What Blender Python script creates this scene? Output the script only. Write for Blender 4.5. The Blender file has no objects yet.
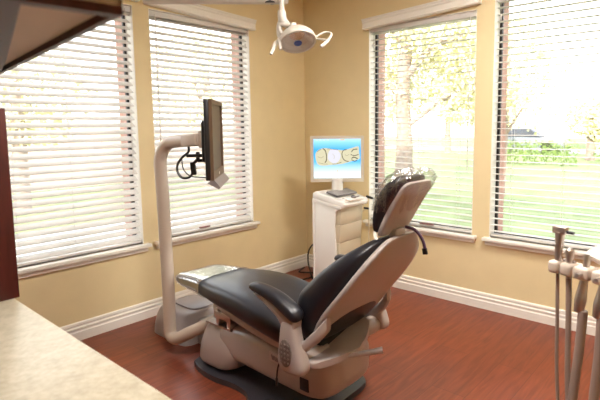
import bpy, bmesh, math, random
from mathutils import Vector, Matrix
random.seed(7)
S = bpy.context.scene
COL = S.collection
PI = math.pi

# ------------------------------------------------------------------ mesh helpers
class M:
    def __init__(s): s.b = bmesh.new()
    def _bev(s, vs, r, seg):
        vs = set(vs)
        es = [e for e in s.b.edges if e.verts[0] in vs and e.verts[1] in vs]
        bmesh.ops.bevel(s.b, geom=es, offset=r, segments=seg, profile=.5, affect='EDGES', clamp_overlap=True)
    def box(s, a, b, r=0., seg=2):
        xs = (min(a[0], b[0]), max(a[0], b[0])); ys = (min(a[1], b[1]), max(a[1], b[1])); zs = (min(a[2], b[2]), max(a[2], b[2]))
        v = [s.b.verts.new((x, y, z)) for x in xs for y in ys for z in zs]
        for f in ((0,1,3,2),(4,6,7,5),(0,4,5,1),(2,3,7,6),(0,2,6,4),(1,5,7,3)): s.b.faces.new([v[i] for i in f])
        if r: s._bev(v, r, seg)
        return s
    def obox(s, c, u, w, n, hu, hw, hn, r=0., seg=2):
        """box about c with axes u, w, n and half sizes"""
        c, u, w, n = Vector(c), Vector(u).normalized(), Vector(w).normalized(), Vector(n).normalized()
        v = [s.b.verts.new(c+u*(i*hu)+w*(j*hw)+n*(k*hn)) for i in (-1,1) for j in (-1,1) for k in (-1,1)]
        for f in ((0,1,3,2),(4,6,7,5),(0,4,5,1),(2,3,7,6),(0,2,6,4),(1,5,7,3)): s.b.faces.new([v[i] for i in f])
        if r: s._bev(v, r, seg)
        return s
    def prism(s, poly, f, a, b, r=0., seg=2):
        """poly 2D, f(p,q,t)->3D, extruded t from a to b"""
        A = [s.b.verts.new(f(p[0], p[1], a)) for p in poly]; B = [s.b.verts.new(f(p[0], p[1], b)) for p in poly]
        n = len(poly)
        s.b.faces.new(A); s.b.faces.new(B[::-1])
        for i in range(n): s.b.faces.new((A[i], A[(i+1) % n], B[(i+1) % n], B[i]))
        if r: s._bev(A+B, r, seg)
        return s
    def loft(s, rings, cap=True, closed=False):
        R = [[s.b.verts.new(p) for p in r] for r in rings]
        n = len(R[0])
        for k in range(len(R) if closed else len(R)-1):
            A, B = R[k], R[(k+1) % len(R)]
            for i in range(n): s.b.faces.new((A[i], A[(i+1) % n], B[(i+1) % n], B[i]))
        if cap and not closed: s.b.faces.new(R[0][::-1]); s.b.faces.new(R[-1])
        return s
    def tube(s, pts, r, n=10, sub=0, closed=False):
        pts = [Vector(p) for p in pts]
        rr = list(r) if isinstance(r, (list, tuple)) else [r]*len(pts)
        if sub: pts, rr = spline(pts, rr, sub, closed)
        m = len(pts); rings = []; up = None
        for i, p in enumerate(pts):
            if closed: t = pts[(i+1) % m]-pts[i-1]
            else: t = pts[min(i+1, m-1)]-pts[max(i-1, 0)]
            t.normalize()
            if up is None:
                up = Vector((0,0,1)) if abs(t.z) < .9 else Vector((1,0,0))
            up = (up-t*up.dot(t)).normalized(); w = t.cross(up)
            rings.append([p+(up*math.cos(a)+w*math.sin(a))*rr[i] for a in [2*PI*k/n for k in range(n)]])
        return s.loft(rings, True, closed)
    def lathe(s, prof, o=(0,0,0), ax=(0,0,1), n=24, cap=True, sx=1.):
        o, ax = Vector(o), Vector(ax).normalized()
        u = ax.orthogonal().normalized() if abs(ax.z) > .99 else Vector((0,0,1)).cross(ax).normalized()
        w = ax.cross(u)
        return s.loft([[o+ax*h+(u*math.cos(a)*sx+w*math.sin(a))*max(r, 1e-4) for a in [2*PI*k/n for k in range(n)]] for r, h in prof], cap)
    def strip(s, prof, f, a, b):
        """open/closed 2D profile swept from a to b"""
        return s.prism(prof, f, a, b)
    def done(s, name, mat, parent=None, base=None, smooth=True, ang=38, sub=0, label=None):
        bmesh.ops.recalc_face_normals(s.b, faces=s.b.faces)
        bs = Vector(base) if base is not None else (BASE.get(parent.name, Vector()) if parent else Vector())
        bmesh.ops.translate(s.b, verts=s.b.verts, vec=-bs)
        me = bpy.data.meshes.new(name); s.b.to_mesh(me); s.b.free()
        if smooth:
            me.polygons.foreach_set('use_smooth', [True]*len(me.polygons))
            me.set_sharp_from_angle(angle=math.radians(ang))
        for m in (mat if isinstance(mat, (list, tuple)) else [mat]): me.materials.append(m)
        o = bpy.data.objects.new(name, me); COL.objects.link(o)
        if parent: o.parent = parent
        else: o.location = bs
        BASE[o.name] = bs
        if sub:
            md = o.modifiers.new('sub', 'SUBSURF'); md.levels = md.render_levels = sub
        if label: o['label'] = label
        return o
BASE = {}
def spline(pts, rr, sub, closed=False):
    m = len(pts); P = []; Q = []
    for i in range(m if closed else m-1):
        if closed: a, b, c, d = pts[i-1], pts[i], pts[(i+1) % m], pts[(i+2) % m]
        else: a, b, c, d = pts[max(i-1, 0)], pts[i], pts[i+1], pts[min(i+2, m-1)]
        r0, r1 = rr[i], rr[(i+1) % m]
        for k in range(sub):
            t = k/sub
            P.append(.5*((2*b)+(c-a)*t+(2*a-5*b+4*c-d)*t*t+(3*b-a-3*c+d)*t**3)); Q.append(r0+(r1-r0)*t)
    if not closed: P.append(pts[-1]); Q.append(rr[-1])
    return P, Q
def sup(a, b, e=3., n=28):
    out = []
    for k in range(n):
        t = 2*PI*k/n; c, s_ = math.cos(t), math.sin(t)
        out.append((a*math.copysign(abs(c)**(2/e), c), b*math.copysign(abs(s_)**(2/e), s_)))
    return out
def zring(z, x0, x1, y0, y1, e=3., n=28):
    return [((x0+x1)/2+p, (y0+y1)/2+q, z) for p, q in sup((x1-x0)/2, (y1-y0)/2, e, n)]
def xring(x, y0, y1, z0, z1, e=3., n=28):
    return [(x, (y0+y1)/2+p, (z0+z1)/2+q) for p, q in sup((y1-y0)/2, (z1-z0)/2, e, n)]
def dense(rows, k):
    """interpolate table rows with a smooth curve"""
    V = [Vector(r) if len(r) == 3 else None for r in rows]
    out = []; m = len(rows)
    for i in range(m-1):
        a, b, c, d = rows[max(i-1, 0)], rows[i], rows[i+1], rows[min(i+2, m-1)]
        for j in range(k):
            t = j/k
            out.append([.5*(2*b[q]+(c[q]-a[q])*t+(2*a[q]-5*b[q]+4*c[q]-d[q])*t*t+(3*b[q]-a[q]-3*c[q]+d[q])*t**3) for q in range(len(b))])
    out.append(list(rows[-1])); return out

def thing(name, label, cat, loc=(0,0,0), rz=0., group=None, local=False):
    o = bpy.data.objects.new(name, None); COL.objects.link(o)
    o.empty_display_size = .1
    o.location = loc; o.rotation_euler = (0,0,rz); o['label'] = label; o['category'] = cat
    if group: o['group'] = group
    BASE[o.name] = Vector() if local else Vector(loc)
    return o
def tag(o, label, cat, group=None, kind=None):
    o['label'] = label; o['category'] = cat
    if group: o['group'] = group
    if kind: o['kind'] = kind
    return o
def struct(o): o['kind'] = 'structure'; return o

# ------------------------------------------------------------------ materials
def new_mat(name):
    m = bpy.data.materials.new(name); m.use_nodes = True
    nt = m.node_tree; nt.nodes.clear()
    out = nt.nodes.new('ShaderNodeOutputMaterial')
    return m, nt, out
def N(nt, t, **kw):
    n = nt.nodes.new(t)
    for k, v in kw.items():
        if k in n.inputs: n.inputs[k].default_value = v
        else: setattr(n, k, v)
    return n
def mat(name, col, rough=.5, metal=0., var=.06, scale=8., bump=0., bscale=200., coat=0., spec=.5, trans=0., stretch=None):
    m, nt, out = new_mat(name)
    b = N(nt, 'ShaderNodeBsdfPrincipled', Roughness=rough, Metallic=metal)
    b.inputs['Coat Weight'].default_value = coat; b.inputs['Coat Roughness'].default_value = .12
    b.inputs['Specular IOR Level'].default_value = spec
    b.inputs['Transmission Weight'].default_value = trans
    tc = N(nt, 'ShaderNodeTexCoord')
    src = tc.outputs['Object']
    if stretch:
        mp = N(nt, 'ShaderNodeMapping'); mp.inputs['Scale'].default_value = stretch
        nt.links.new(src, mp.inputs['Vector']); src = mp.outputs[0]
    nz = N(nt, 'ShaderNodeTexNoise', Scale=scale, Detail=4.)
    nt.links.new(src, nz.inputs['Vector'])
    r = N(nt, 'ShaderNodeValToRGB')
    c = Vector(col)
    r.color_ramp.elements[0].position = .3; r.color_ramp.elements[1].position = .7
    r.color_ramp.elements[0].color = (*(c*(1-var)), 1); r.color_ramp.elements[1].color = (*(c*(1+var)), 1)
    nt.links.new(nz.outputs[0], r.inputs[0]); nt.links.new(r.outputs[0], b.inputs['Base Color'])
    if bump:
        n2 = N(nt, 'ShaderNodeTexNoise', Scale=bscale, Detail=3.)
        nt.links.new(src, n2.inputs['Vector'])
        bp = N(nt, 'ShaderNodeBump', Strength=bump, Distance=.002)
        nt.links.new(n2.outputs[0], bp.inputs['Height']); nt.links.new(bp.outputs[0], b.inputs['Normal'])
    nt.links.new(b.outputs[0], out.inputs[0])
    return m
def emis(name, col, st):
    m, nt, out = new_mat(name)
    e = N(nt, 'ShaderNodeEmission', Strength=st); e.inputs[0].default_value = (*col, 1)
    nt.links.new(e.outputs[0], out.inputs[0]); return m
def film(name, amount=.75, rough=.08, bump=.0, bscale=30., col=(1,1,1), tint=(1,1,1)):
    m, nt, out = new_mat(name)
    t = N(nt, 'ShaderNodeBsdfTransparent'); t.inputs[0].default_value = (*tint, 1)
    g = N(nt, 'ShaderNodeBsdfGlossy', Roughness=rough); g.inputs[0].default_value = (*col, 1)
    mx = N(nt, 'ShaderNodeMixShader')
    if bump:
        tc = N(nt, 'ShaderNodeTexCoord')
        mp = N(nt, 'ShaderNodeMapping'); mp.inputs['Scale'].default_value = (1, 1, .45); mp.inputs['Rotation'].default_value = (0, .7, .3)
        nz = N(nt, 'ShaderNodeTexNoise', Scale=bscale, Detail=3., Distortion=1.2)
        bp = N(nt, 'ShaderNodeBump', Strength=bump, Distance=.02)
        nt.links.new(tc.outputs['Object'], mp.inputs[0]); nt.links.new(mp.outputs[0], nz.inputs['Vector'])
        nt.links.new(nz.outputs[0], bp.inputs['Height']); nt.links.new(bp.outputs[0], g.inputs['Normal'])
        lw = N(nt, 'ShaderNodeLayerWeight', Blend=.35); nt.links.new(bp.outputs[0], lw.inputs['Normal'])
        mr = N(nt, 'ShaderNodeMapRange'); mr.inputs['To Min'].default_value = 1-amount; mr.inputs['To Max'].default_value = min(1, (1-amount)+.35)
        nt.links.new(lw.outputs['Fresnel'], mr.inputs[0]); nt.links.new(mr.outputs[0], mx.inputs[0])
    else: mx.inputs[0].default_value = 1-amount
    nt.links.new(t.outputs[0], mx.inputs[1]); nt.links.new(g.outputs[0], mx.inputs[2]); nt.links.new(mx.outputs[0], out.inputs[0])
    return m

WALL = mat('wall_paint', (.77,.64,.375), .75, var=.02, bump=.25, bscale=140.)
CEIL = mat('ceiling_paint', (.85,.81,.72), .85, var=.02)
TRIM = mat('white_trim', (.86,.83,.76), .4, var=.01)
SLAT = mat('slat_white', (.68,.655,.62), .45, var=.01)
BRONZE = mat('bronze_frame', (.018,.013,.012), .5)
BRICK = mat('brick_red', (.42,.24,.19), .9, var=.2, scale=20.)
STUCCO = mat('stucco', (.74,.68,.62), .9)
PLAST = mat('chair_plastic', (.41,.355,.335), .30, var=.02, coat=.3)
PLASTD = mat('shell_plastic', (.41,.355,.335), .36, var=.02, coat=.15)
POLE = mat('pole_paint', (.56,.47,.39), .35, var=.015, coat=.2)
WHITE = mat('white_plastic', (.86,.84,.79), .3, var=.01, coat=.2)
CREAM = mat('cream_plastic', (.58,.50,.36), .4, var=.015)
VINYL = mat('black_vinyl', (.013,.0125,.018), .38, var=.05, bump=.15, bscale=260., coat=.08, spec=.5)
RUBBER = mat('dark_grey_rubber', (.042,.038,.046), .36, var=.05)
BLACK = mat('black_plastic', (.012,.011,.012), .4)
CHROME = mat('chrome', (.72,.70,.68), .18, metal=1., var=.02)
STEEL = mat('brushed_steel', (.60,.55,.52), .30, metal=.9, var=.03)
HOSE = mat('hose_grey', (.33,.25,.215), .5, var=.03)
MAHOG = mat('mahogany', (.055,.010,.007), .45, var=.35, scale=6., coat=.0, spec=.3, stretch=(1,8,.7))
PALE = mat('pale_melamine', (.62,.50,.40), .6, var=.05, scale=3.)
GLASS = film('window_glass', .94, .02)
FILM = film('clear_film', .86, .22, bump=.35, bscale=26.)
FILM2 = film('clear_film_taut', .68, .10, bump=.16, bscale=5.)
LAMPGLASS = film('lamp_glass', .80, .06)
PURPLE = mat('purple_cord', (.10,.05,.11), .5)
LEAF = mat('leaf_green', (.30,.34,.10), .7, var=.35, scale=3.)
LEAF2 = mat('leaf_pale', (.68,.66,.40), .7, var=.3, scale=3.)
HEDGE = mat('hedge_green', (.16,.24,.06), .8, var=.3, scale=8.)
BARK = mat('bark', (.30,.235,.20), .9, var=.3, scale=14.)
GRASS = mat('lawn_green', (.21,.26,.11), .95, var=.25, scale=1.2)
ASPH = mat('street_grey', (.35,.34,.33), .9)
ROOFM = mat('roof_brown', (.36,.27,.24), .9)
FENCE = mat('fence_wood', (.60,.48,.43), .9, var=.08, stretch=(6,6,.5))
AMBER = mat('reflector_amber', (.62,.27,.05), .25, metal=.2)
BLUE = mat('blue_lens', (.05,.12,.5), .2)
DARKSCR = mat('dark_screen', (.075,.055,.04), .38, var=.02)
GREYB = mat('grey_bezel', (.17,.15,.15), .4)
BEZB = mat('bronze_bezel', (.10,.060,.035), .4)
DIFF = emis('lamp_diffuser', (1., .94, .87), 56.)

def floor_mat():
    m, nt, out = new_mat('mahogany_laminate')
    b = N(nt, 'ShaderNodeBsdfPrincipled', Roughness=.38)
    b.inputs['Coat Weight'].default_value = .06; b.inputs['Coat Roughness'].default_value = .2
    b.inputs['Specular IOR Level'].default_value = .4
    tc = N(nt, 'ShaderNodeTexCoord')
    mp = N(nt, 'ShaderNodeMapping'); mp.inputs['Rotation'].default_value = (0,0,PI/2)
    nt.links.new(tc.outputs['Object'], mp.inputs[0])
    br = N(nt, 'ShaderNodeTexBrick', Scale=1.); br.offset = .37
    br.inputs['Brick Width'].default_value = 1.25; br.inputs['Row Height'].default_value = .19
    br.inputs['Mortar Size'].default_value = .0013; br.inputs['Mortar Smooth'].default_value = .2; br.inputs['Bias'].default_value = 0
    br.inputs['Color1'].default_value = (.190,.040,.017,1); br.inputs['Color2'].default_value = (.220,.048,.020,1); br.inputs['Mortar'].default_value = (.08,.018,.01,1)
    nt.links.new(mp.outputs[0], br.inputs['Vector'])
    m2 = N(nt, 'ShaderNodeMapping'); m2.inputs['Scale'].default_value = (16, 1.6, 1)
    nt.links.new(tc.outputs['Object'], m2.inputs[0])
    nz = N(nt, 'ShaderNodeTexNoise', Scale=1.6, Detail=7., Distortion=1.6); nt.links.new(m2.outputs[0], nz.inputs['Vector'])
    rp = N(nt, 'ShaderNodeValToRGB'); rp.color_ramp.elements[0].position = .32; rp.color_ramp.elements[1].position = .72
    rp.color_ramp.elements[0].color = (.74,.70,.70,1); rp.color_ramp.elements[1].color = (1.2,1.25,1.2,1)
    nt.links.new(nz.outputs[0], rp.inputs[0])
    mx = N(nt, 'ShaderNodeMix', data_type='RGBA', blend_type='MULTIPLY'); mx.inputs[0].default_value = 1.
    nt.links.new(br.outputs[0], mx.inputs[6]); nt.links.new(rp.outputs[0], mx.inputs[7])
    nt.links.new(mx.outputs[2], b.inputs['Base Color'])
    bp = N(nt, 'ShaderNodeBump', Strength=.12, Distance=.001); nt.links.new(br.outputs['Fac'], bp.inputs['Height']); bp.invert = True
    nt.links.new(bp.outputs[0], b.inputs['Normal'])
    nt.links.new(b.outputs[0], out.inputs[0]); return m
FLOORM = floor_mat()
def counter_mat():
    m, nt, out = new_mat('beige_stone')
    b = N(nt, 'ShaderNodeBsdfPrincipled', Roughness=.35)
    tc = N(nt, 'ShaderNodeTexCoord')
    a = N(nt, 'ShaderNodeTexNoise', Scale=90., Detail=5.); c = N(nt, 'ShaderNodeTexNoise', Scale=22., Detail=5.)
    for n in (a, c): nt.links.new(tc.outputs['Object'], n.inputs['Vector'])
    mth = N(nt, 'ShaderNodeMath', operation='ADD'); nt.links.new(a.outputs[0], mth.inputs[0]); nt.links.new(c.outputs[0], mth.inputs[1])
    rp = N(nt, 'ShaderNodeValToRGB'); rp.color_ramp.elements[0].position = .36; rp.color_ramp.elements[1].position = .64
    rp.color_ramp.elements[0].color = (.30,.26,.18,1); rp.color_ramp.elements[1].color = (.42,.37,.28,1)
    hf = N(nt, 'ShaderNodeMath', operation='MULTIPLY'); hf.inputs[1].default_value = .5; nt.links.new(mth.outputs[0], hf.inputs[0])
    nt.links.new(hf.outputs[0], rp.inputs[0]); nt.links.new(rp.outputs[0], b.inputs['Base Color']); nt.links.new(b.outputs[0], out.inputs[0]); return m
STONE = counter_mat(); LAMPW = mat('lamp_white', (.62,.58,.52), .35, var=.01, coat=.15)
def screen_mat():
    m, nt, out = new_mat('blue_screen')
    e = N(nt, 'ShaderNodeEmission', Strength=1.25)
    tc = N(nt, 'ShaderNodeTexCoord'); sp = N(nt, 'ShaderNodeSeparateXYZ'); nt.links.new(tc.outputs['Generated'], sp.inputs[0])
    rp = N(nt, 'ShaderNodeValToRGB'); el = rp.color_ramp.elements
    el[0].position = 0; el[0].color = (.80,.95,1.1,1); el[1].position = 1; el[1].color = (.55,.86,1.05,1)
    for p, c in ((.13,(.85,.97,1.05,1)),(.42,(.13,.55,.95,1)),(.72,(.07,.45,.95,1)),(.9,(.30,.72,1.,1))):
        k = el.new(p); k.color = c
    nt.links.new(sp.outputs[2], rp.inputs[0]); nt.links.new(rp.outputs[0], e.inputs[0]); nt.links.new(e.outputs[0], out.inputs[0]); return m
SCREEN = screen_mat()

# ------------------------------------------------------------------ the room
CEIL_Z = 2.75; RX = 4.9; RY = -5.4
W = [(-2.66,-1.734), (-1.612,-.687)]            # openings in the left wall (y)
V = [(.774,1.749), (1.884,2.87)]                # openings in the right wall (x)
SZ, HZ = .56, 2.245
struct(M().box((0,RY,-.12),(RX,0,0)).done('floor', FLOORM, base=(0,0,0), smooth=False))
struct(M().box((-.16,RY-.16,CEIL_Z),(RX+.16,.16,3.25)).done('ceiling', CEIL, smooth=False))
def wall_with_openings(name, ops, lo, hi, f, t0, t1, m, z0=-.12, z1=CEIL_Z, HZ=HZ):
    w = M(); e = [lo]
    for a, b in ops: e += [a, b]
    e.append(hi)
    for i in range(0, len(e), 2): w.prism([(e[i],z0),(e[i+1],z0),(e[i+1],z1),(e[i],z1)], f, t0, t1)
    for k, (a, b) in enumerate(ops):
        H_ = HZ[k] if isinstance(HZ, tuple) else HZ
        w.prism([(a,z0),(b,z0),(b,SZ),(a,SZ)], f, t0, t1); w.prism([(a,H_),(b,H_),(b,z1),(a,z1)], f, t0, t1)
    return struct(w.done(name, m, smooth=False))
fl = lambda p, q, t: (t, p, q)                  # left wall: p = y, t = x
fr = lambda p, q, t: (p, t, q)                  # right wall: p = x, t = y
wall_with_openings('wall_left', W, RY-.16, .001, fl, -.12, 0, WALL)
wall_with_openings('wall_right', V, -.12, RX+.16, fr, 0, .12, WALL, HZ=(2.245,2.32))
wall_with_openings('wall_left_outside', [(a+.02,b-.02) for a, b in W], RY-.16, .25, fl, -.22, -.12, BRICK, -.3)
wall_with_openings('wall_right_outside', [(a+.02,b-.02) for a, b in V], -.12, RX+.26, fr, .12, .22, BRICK, -.3, HZ=(2.245,2.32))
struct(M().box((0,RY-.12,0),(RX,RY,CEIL_Z)).done('wall_back', WALL, smooth=False))
struct(M().box((RX,RY,0),(RX+.12,0,CEIL_Z)).done('wall_side', WALL, smooth=False))
# baseboards: stepped profile
bp = [(0,0),(.019,0),(.019,.058),(.014,.066),(.014,.074),(.018,.078),(.018,.088),(.011,.094),(.011,.102),(.014,.106),(.012,.118),(.006,.124),(0,.124)]
struct(M().prism(bp, lambda p,q,t: (p, t, q), RY, 0).done('baseboard_left', TRIM, ang=20))
struct(M().prism(bp, lambda p,q,t: (t, -p, q), 0, RX).done('baseboard_right', TRIM, ang=20))

def window(n, a, b, f, sgn, HZ=HZ):
    """a..b opening; f maps (p, z, depth into the room) to 3D"""
    g = lambda p, q, t: f(p, q, t)
    w = M()
    fw, d0, d1 = .024, -.110, -.090
    for pa, pb, qa, qb in ((a,a+fw,SZ,HZ),(b-fw,b,SZ,HZ),(a,b,SZ,SZ+fw),(a,b,HZ-fw,HZ)):
        w.prism([(pa,qa),(pb,qa),(pb,qb),(pa,qb)], g, d0, d1)
    o = struct(w.done('window_%d' % n, BRONZE, smooth=False))
    M().prism([(a+.01,SZ+.01),(b-.01,SZ+.01),(b-.01,HZ-.01),(a+.01,HZ-.01)], g, -.103, -.098).done('pane', GLASS, o, smooth=False)
    j = M()
    for pa, pb in ((a-.001,a+.004),(b-.004,b+.001)): j.prism([(pa,SZ),(pb,SZ),(pb,HZ),(pa,HZ)], g, -.090, .0005)
    j.prism([(a,HZ-.004),(b,HZ-.004),(b,HZ+.001),(a,HZ+.001)], g, -.090, .0005)
    j.done('jamb', TRIM, o, smooth=False)
    s = M()
    s.prism([(a-.04,SZ-.026),(b+.04,SZ-.026),(b+.04,SZ),(a-.04,SZ)], g, -.075, .05, .006)
    s.prism([(a-.025,SZ-.058),(b+.025,SZ-.058),(b+.025,SZ-.026),(a-.025,SZ-.026)], g, -.002, .022, .004)
    s.done('sill', TRIM, o)
    return o
FL = lambda p, q, t: (t, p, q)
FR = lambda p, q, t: (p, -t, q)
for n, (a, b) in enumerate(W): window(n+1, a, b, FL, 1)
for n, (a, b) in enumerate(V): window(n+3, a, b, FR, 1, (2.245,2.32)[n])

def blind(a, b, f, tilt, label, wand_side, latch=None, loc=None, HZ=HZ, rise=(0,0)):
    """inside-mounted two-inch slats; tilt lowers the room edge"""
    t = thing('window_blind', label, 'blind', loc, 0, 'white slat window blinds')
    g = f; c = -.040; hw = .0245
    sl = M(); z = SZ+.045; lo, hi = a+.008, b-.008
    ct, st = math.cos(tilt), math.sin(tilt)
    zs = []
    while z < HZ-.03: zs.append(z); z += .0480
    for z in zs:
        pr = []
        for k in range(5):
            u = -1+k*.5; cr = .0025*(1-u*u)
            pr.append((c+u*hw*ct+cr*st, z-u*hw*st+cr*ct))
        pr += [(x-.0032*st, y-.0032*ct) for x, y in pr[::-1]]
        sl.prism(pr, lambda p, q, s_: g(s_, q, p), lo, hi)
    sl.done('slats', SLAT, t, ang=50)
    r = M(); r.prism([(c-.026,SZ+.004),(c+.026,SZ+.004),(c+.026,SZ+.022),(c-.026,SZ+.022)], lambda p,q,s_: g(s_,q,p), lo, hi, .003)
    r.done('bottom_rail', SLAT, t)
    # valance: moulded board with short returns, in front of the wall
    vp = [(.0,2.222),(.050,2.222),(.056,2.230),(.050,2.238),(.050,2.272),(.058,2.282),(.058,2.290),(.066,2.298),(.066,2.306),(.0,2.306)]
    v = M(); v.prism(vp, lambda p,q,s_: g(s_,q+(rise[0] if s_ < a else rise[1]),p), a-.035, b+.035)
    v.done('valance', TRIM, t, ang=25)
    h = M(); h.prism([(-.065,HZ-.045),(-.012,HZ-.045),(-.012,HZ-.006),(-.065,HZ-.006)], lambda p,q,s_: g(s_,q,p), lo, hi); h.done('headrail', SLAT, t, smooth=False)
    L = M()
    for fr_ in (.14, .5, .86):
        p = lo+(hi-lo)*fr_
        for dd in (c-.027, c+.027): L.tube([g(p, SZ+.02, dd), g(p, HZ-.02, dd)], .0011, 5)
    L.done('ladder_cord', SLAT, t)
    p = a+.05 if wand_side > 0 else b-.05
    wd = M(); wd.tube([g(p, HZ-.03, -.005), g(p, HZ-.06, .001), g(p, 1.05, .004)], .004, 8); wd.done('tilt_wand', SLAT, t)
    p = b-.045 if wand_side > 0 else a+.045
    cd = M(); cd.tube([g(p, HZ-.03, -.006), g(p, HZ-.14, .0)], .0012, 5); cd.lathe([(.002,0),(.006,.006),(.008,.035),(.003,.045)], g(p, HZ-.18, .0), (0,0,1), 8); cd.done('pull_cord', SLAT, t)
    if latch:
        k = M(); k.prism([(latch[0],SZ+.028),(latch[1],SZ+.028),(latch[1],SZ+.040),(latch[0],SZ+.040)], g, -.012, .004, .003)
        k.done('rail_clip', mat('clip_brown_%d' % len(BASE), (.22,.09,.075), .4), t)
    return t
D2R = math.radians
blind(*W[0], FL, D2R(36), 'white slat blind on the window nearest the dark wood cabinet', -1, loc=(0, W[0][0], SZ), rise=(.10,.048))
blind(*W[1], FL, D2R(36), 'white slat blind on the window directly behind the black monitor', -1+2, (-1.25,-1.15), loc=(0, W[1][0], SZ), rise=(.044,.0))
blind(*V[0], FR, D2R(1.5), 'white slat blind on the window behind the chair headrest, tree outside', -1, (1.29,1.42), loc=(V[0][0], 0, SZ), HZ=2.245, rise=(.002,.055))
blind(*V[1], FR, D2R(-1), 'white slat blind on the window above the dental tool holder', -1, loc=(V[1][0], 0, SZ), HZ=2.32, rise=(.108,.115))

# ceiling lights of the room (above the frame)
for i, (x, y) in enumerate(((2.5,-1.2), (2.35,-2.65))):
    t = thing('ceiling_light', ('square ceiling light over the dental chair', 'square ceiling light nearer the counter')[i], 'ceiling light', (x,y,CEIL_Z-.05), group='ceiling lights')
    fm = M()
    for a_, b_ in (((-.32,-.32),(.32,-.29)),((-.32,.29),(.32,.32)),((-.32,-.29),(-.29,.29)),((.29,-.29),(.32,.29))):
        fm.box((x+a_[0],y+a_[1],CEIL_Z-.05),(x+b_[0],y+b_[1],CEIL_Z))
    fm.done('frame', WHITE, t, smooth=False)
    M().box((x-.29,y-.29,CEIL_Z-.035),(x+.29,y+.29,CEIL_Z-.005)).done('diffuser', DIFF, t, smooth=False)

# ------------------------------------------------------------------ counter and cabinets
t = thing('countertop', 'beige speckled stone countertop in the lower left corner', 'countertop', (2.15,-3.35,.83))
M().box((1.50,-3.70,.83),(2.78,-3.012,.87),.006,3).done('slab', STONE, t)
t = thing('base_cabinet', 'dark mahogany base cabinet under the beige countertop', 'cabinet', (2.15,-3.35,0))
M().box((1.52,-3.68,.09),(2.75,-3.04,.83)).box((1.54,-3.66,0),(2.73,-3.10,.09)).done('body', MAHOG, t, smooth=False)
for k in range(3):
    x0 = 1.53+k*.405
    d = M().box((x0,-3.04,.12),(x0+.395,-3.018,.81),.004).done('door', MAHOG, t)
    M().tube([(x0+.34,-3.018,.62),(x0+.34,-2.998,.63),(x0+.34,-2.998,.74),(x0+.34,-3.018,.75)], .005, 8).done('handle', STEEL, d)
M().box((1.540,-3.68,.8705),(1.574,-3.0,1.462),.003).done('end_panel', MAHOG, base=(1.557,-3.3,.87))
tag(bpy.data.objects['end_panel'], 'dark mahogany panel standing upright at the end of the countertop', 'panel')
bpy.data.objects['end_panel'].name = 'upright_panel'
# overhead cabinet, slightly turned, hung from the ceiling
t = thing('overhead_cabinet', 'dark mahogany overhead cabinet with pale underside, top left corner', 'cabinet', (2.64,-3.165,1.55), D2R(-7.5), local=True)
lx, ly = 1.13, .36                               # local: x to the left (negative), y to the back (negative)
c = M().box((-lx,-ly,.012),(0,0,.03)).done('underside', PALE, t, smooth=False, label='pale beige underside panel')
M().prism([(-.01,-.115),(-.30,-.078),(-.60,-.040),(-.85,-.012),(-lx+.02,-.011),(-lx+.02,-ly+.02),(-.02,-ly+.02)], lambda p,q,t_: (p,q,t_), .001, .012).done('bottom_rail', MAHOG, t, smooth=False, label='dark mahogany rear part of the underside')
c = M()
c.box((-lx,-.010,0),(0,0,1.195)); c.box((-.02,-ly,0),(0,-.010,1.195)); c.box((-lx,-ly,0),(-lx+.02,-.010,1.195)); c.box((-lx+.02,-ly,0),(-.02,-ly+.02,1.195))
c.done('carcass', MAHOG, t, smooth=False)
M().box((-lx+.02,-ly+.02,1.18),(-.02,-.010,1.195)).done('top_panel', MAHOG, t, smooth=False)
for k in range(2):
    d = M().box((-lx+.004+k*.563,.001,.06),(-lx+.004+k*.563+.558,.02,1.17),.003).done('door', MAHOG, t)
    M().tube([(-lx+.5+k*.14,.02,.10),(-lx+.5+k*.14,.04,.11),(-lx+.5+k*.14,.04,.21),(-lx+.5+k*.14,.02,.22)], .005, 8).done('handle', STEEL, d)

# ------------------------------------------------------------------ dental chair
YC = -1.75
ch = thing('dental_chair', 'reclined dental chair, black vinyl cushions on taupe plastic shell, in the middle of the room', 'chair', (1.45,YC,0))
# base plate on the floor
bo = [(.885,-1.90),(.93,-1.95),(1.03,-1.975),(1.15,-1.978),(1.26,-1.96),(1.34,-1.957),(1.42,-1.975),(1.50,-2.03),(1.58,-2.07),(1.70,-2.08),(1.79,-2.04),(1.835,-1.95)]
full = bo+[(x, 2*YC-y) for x, y in bo[::-1]]
pv = spline([Vector((x,y,0)) for x, y in full], [0]*len(full), 4, True)[0]
M().prism([(p.x,p.y) for p in pv], lambda p,q,s_: (p,q,s_), 0, .032, .008, 2).done('base_plate', RUBBER, ch, ang=50)
# foot-end base cover
rows = dense([(.055,.925,1.20,.190),(.08,.912,1.25,.197),(.16,.925,1.30,.197),(.23,.950,1.295,.185),(.28,.985,1.27,.170),(.308,1.03,1.24,.145),(.314,1.07,1.20,.10)], 3)
M().loft([zring(z, a, b, YC-w, YC+w, 4.5, 36) for z, a, b, w in rows]).done('base_cover', PLAST, ch, ang=60)
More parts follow.
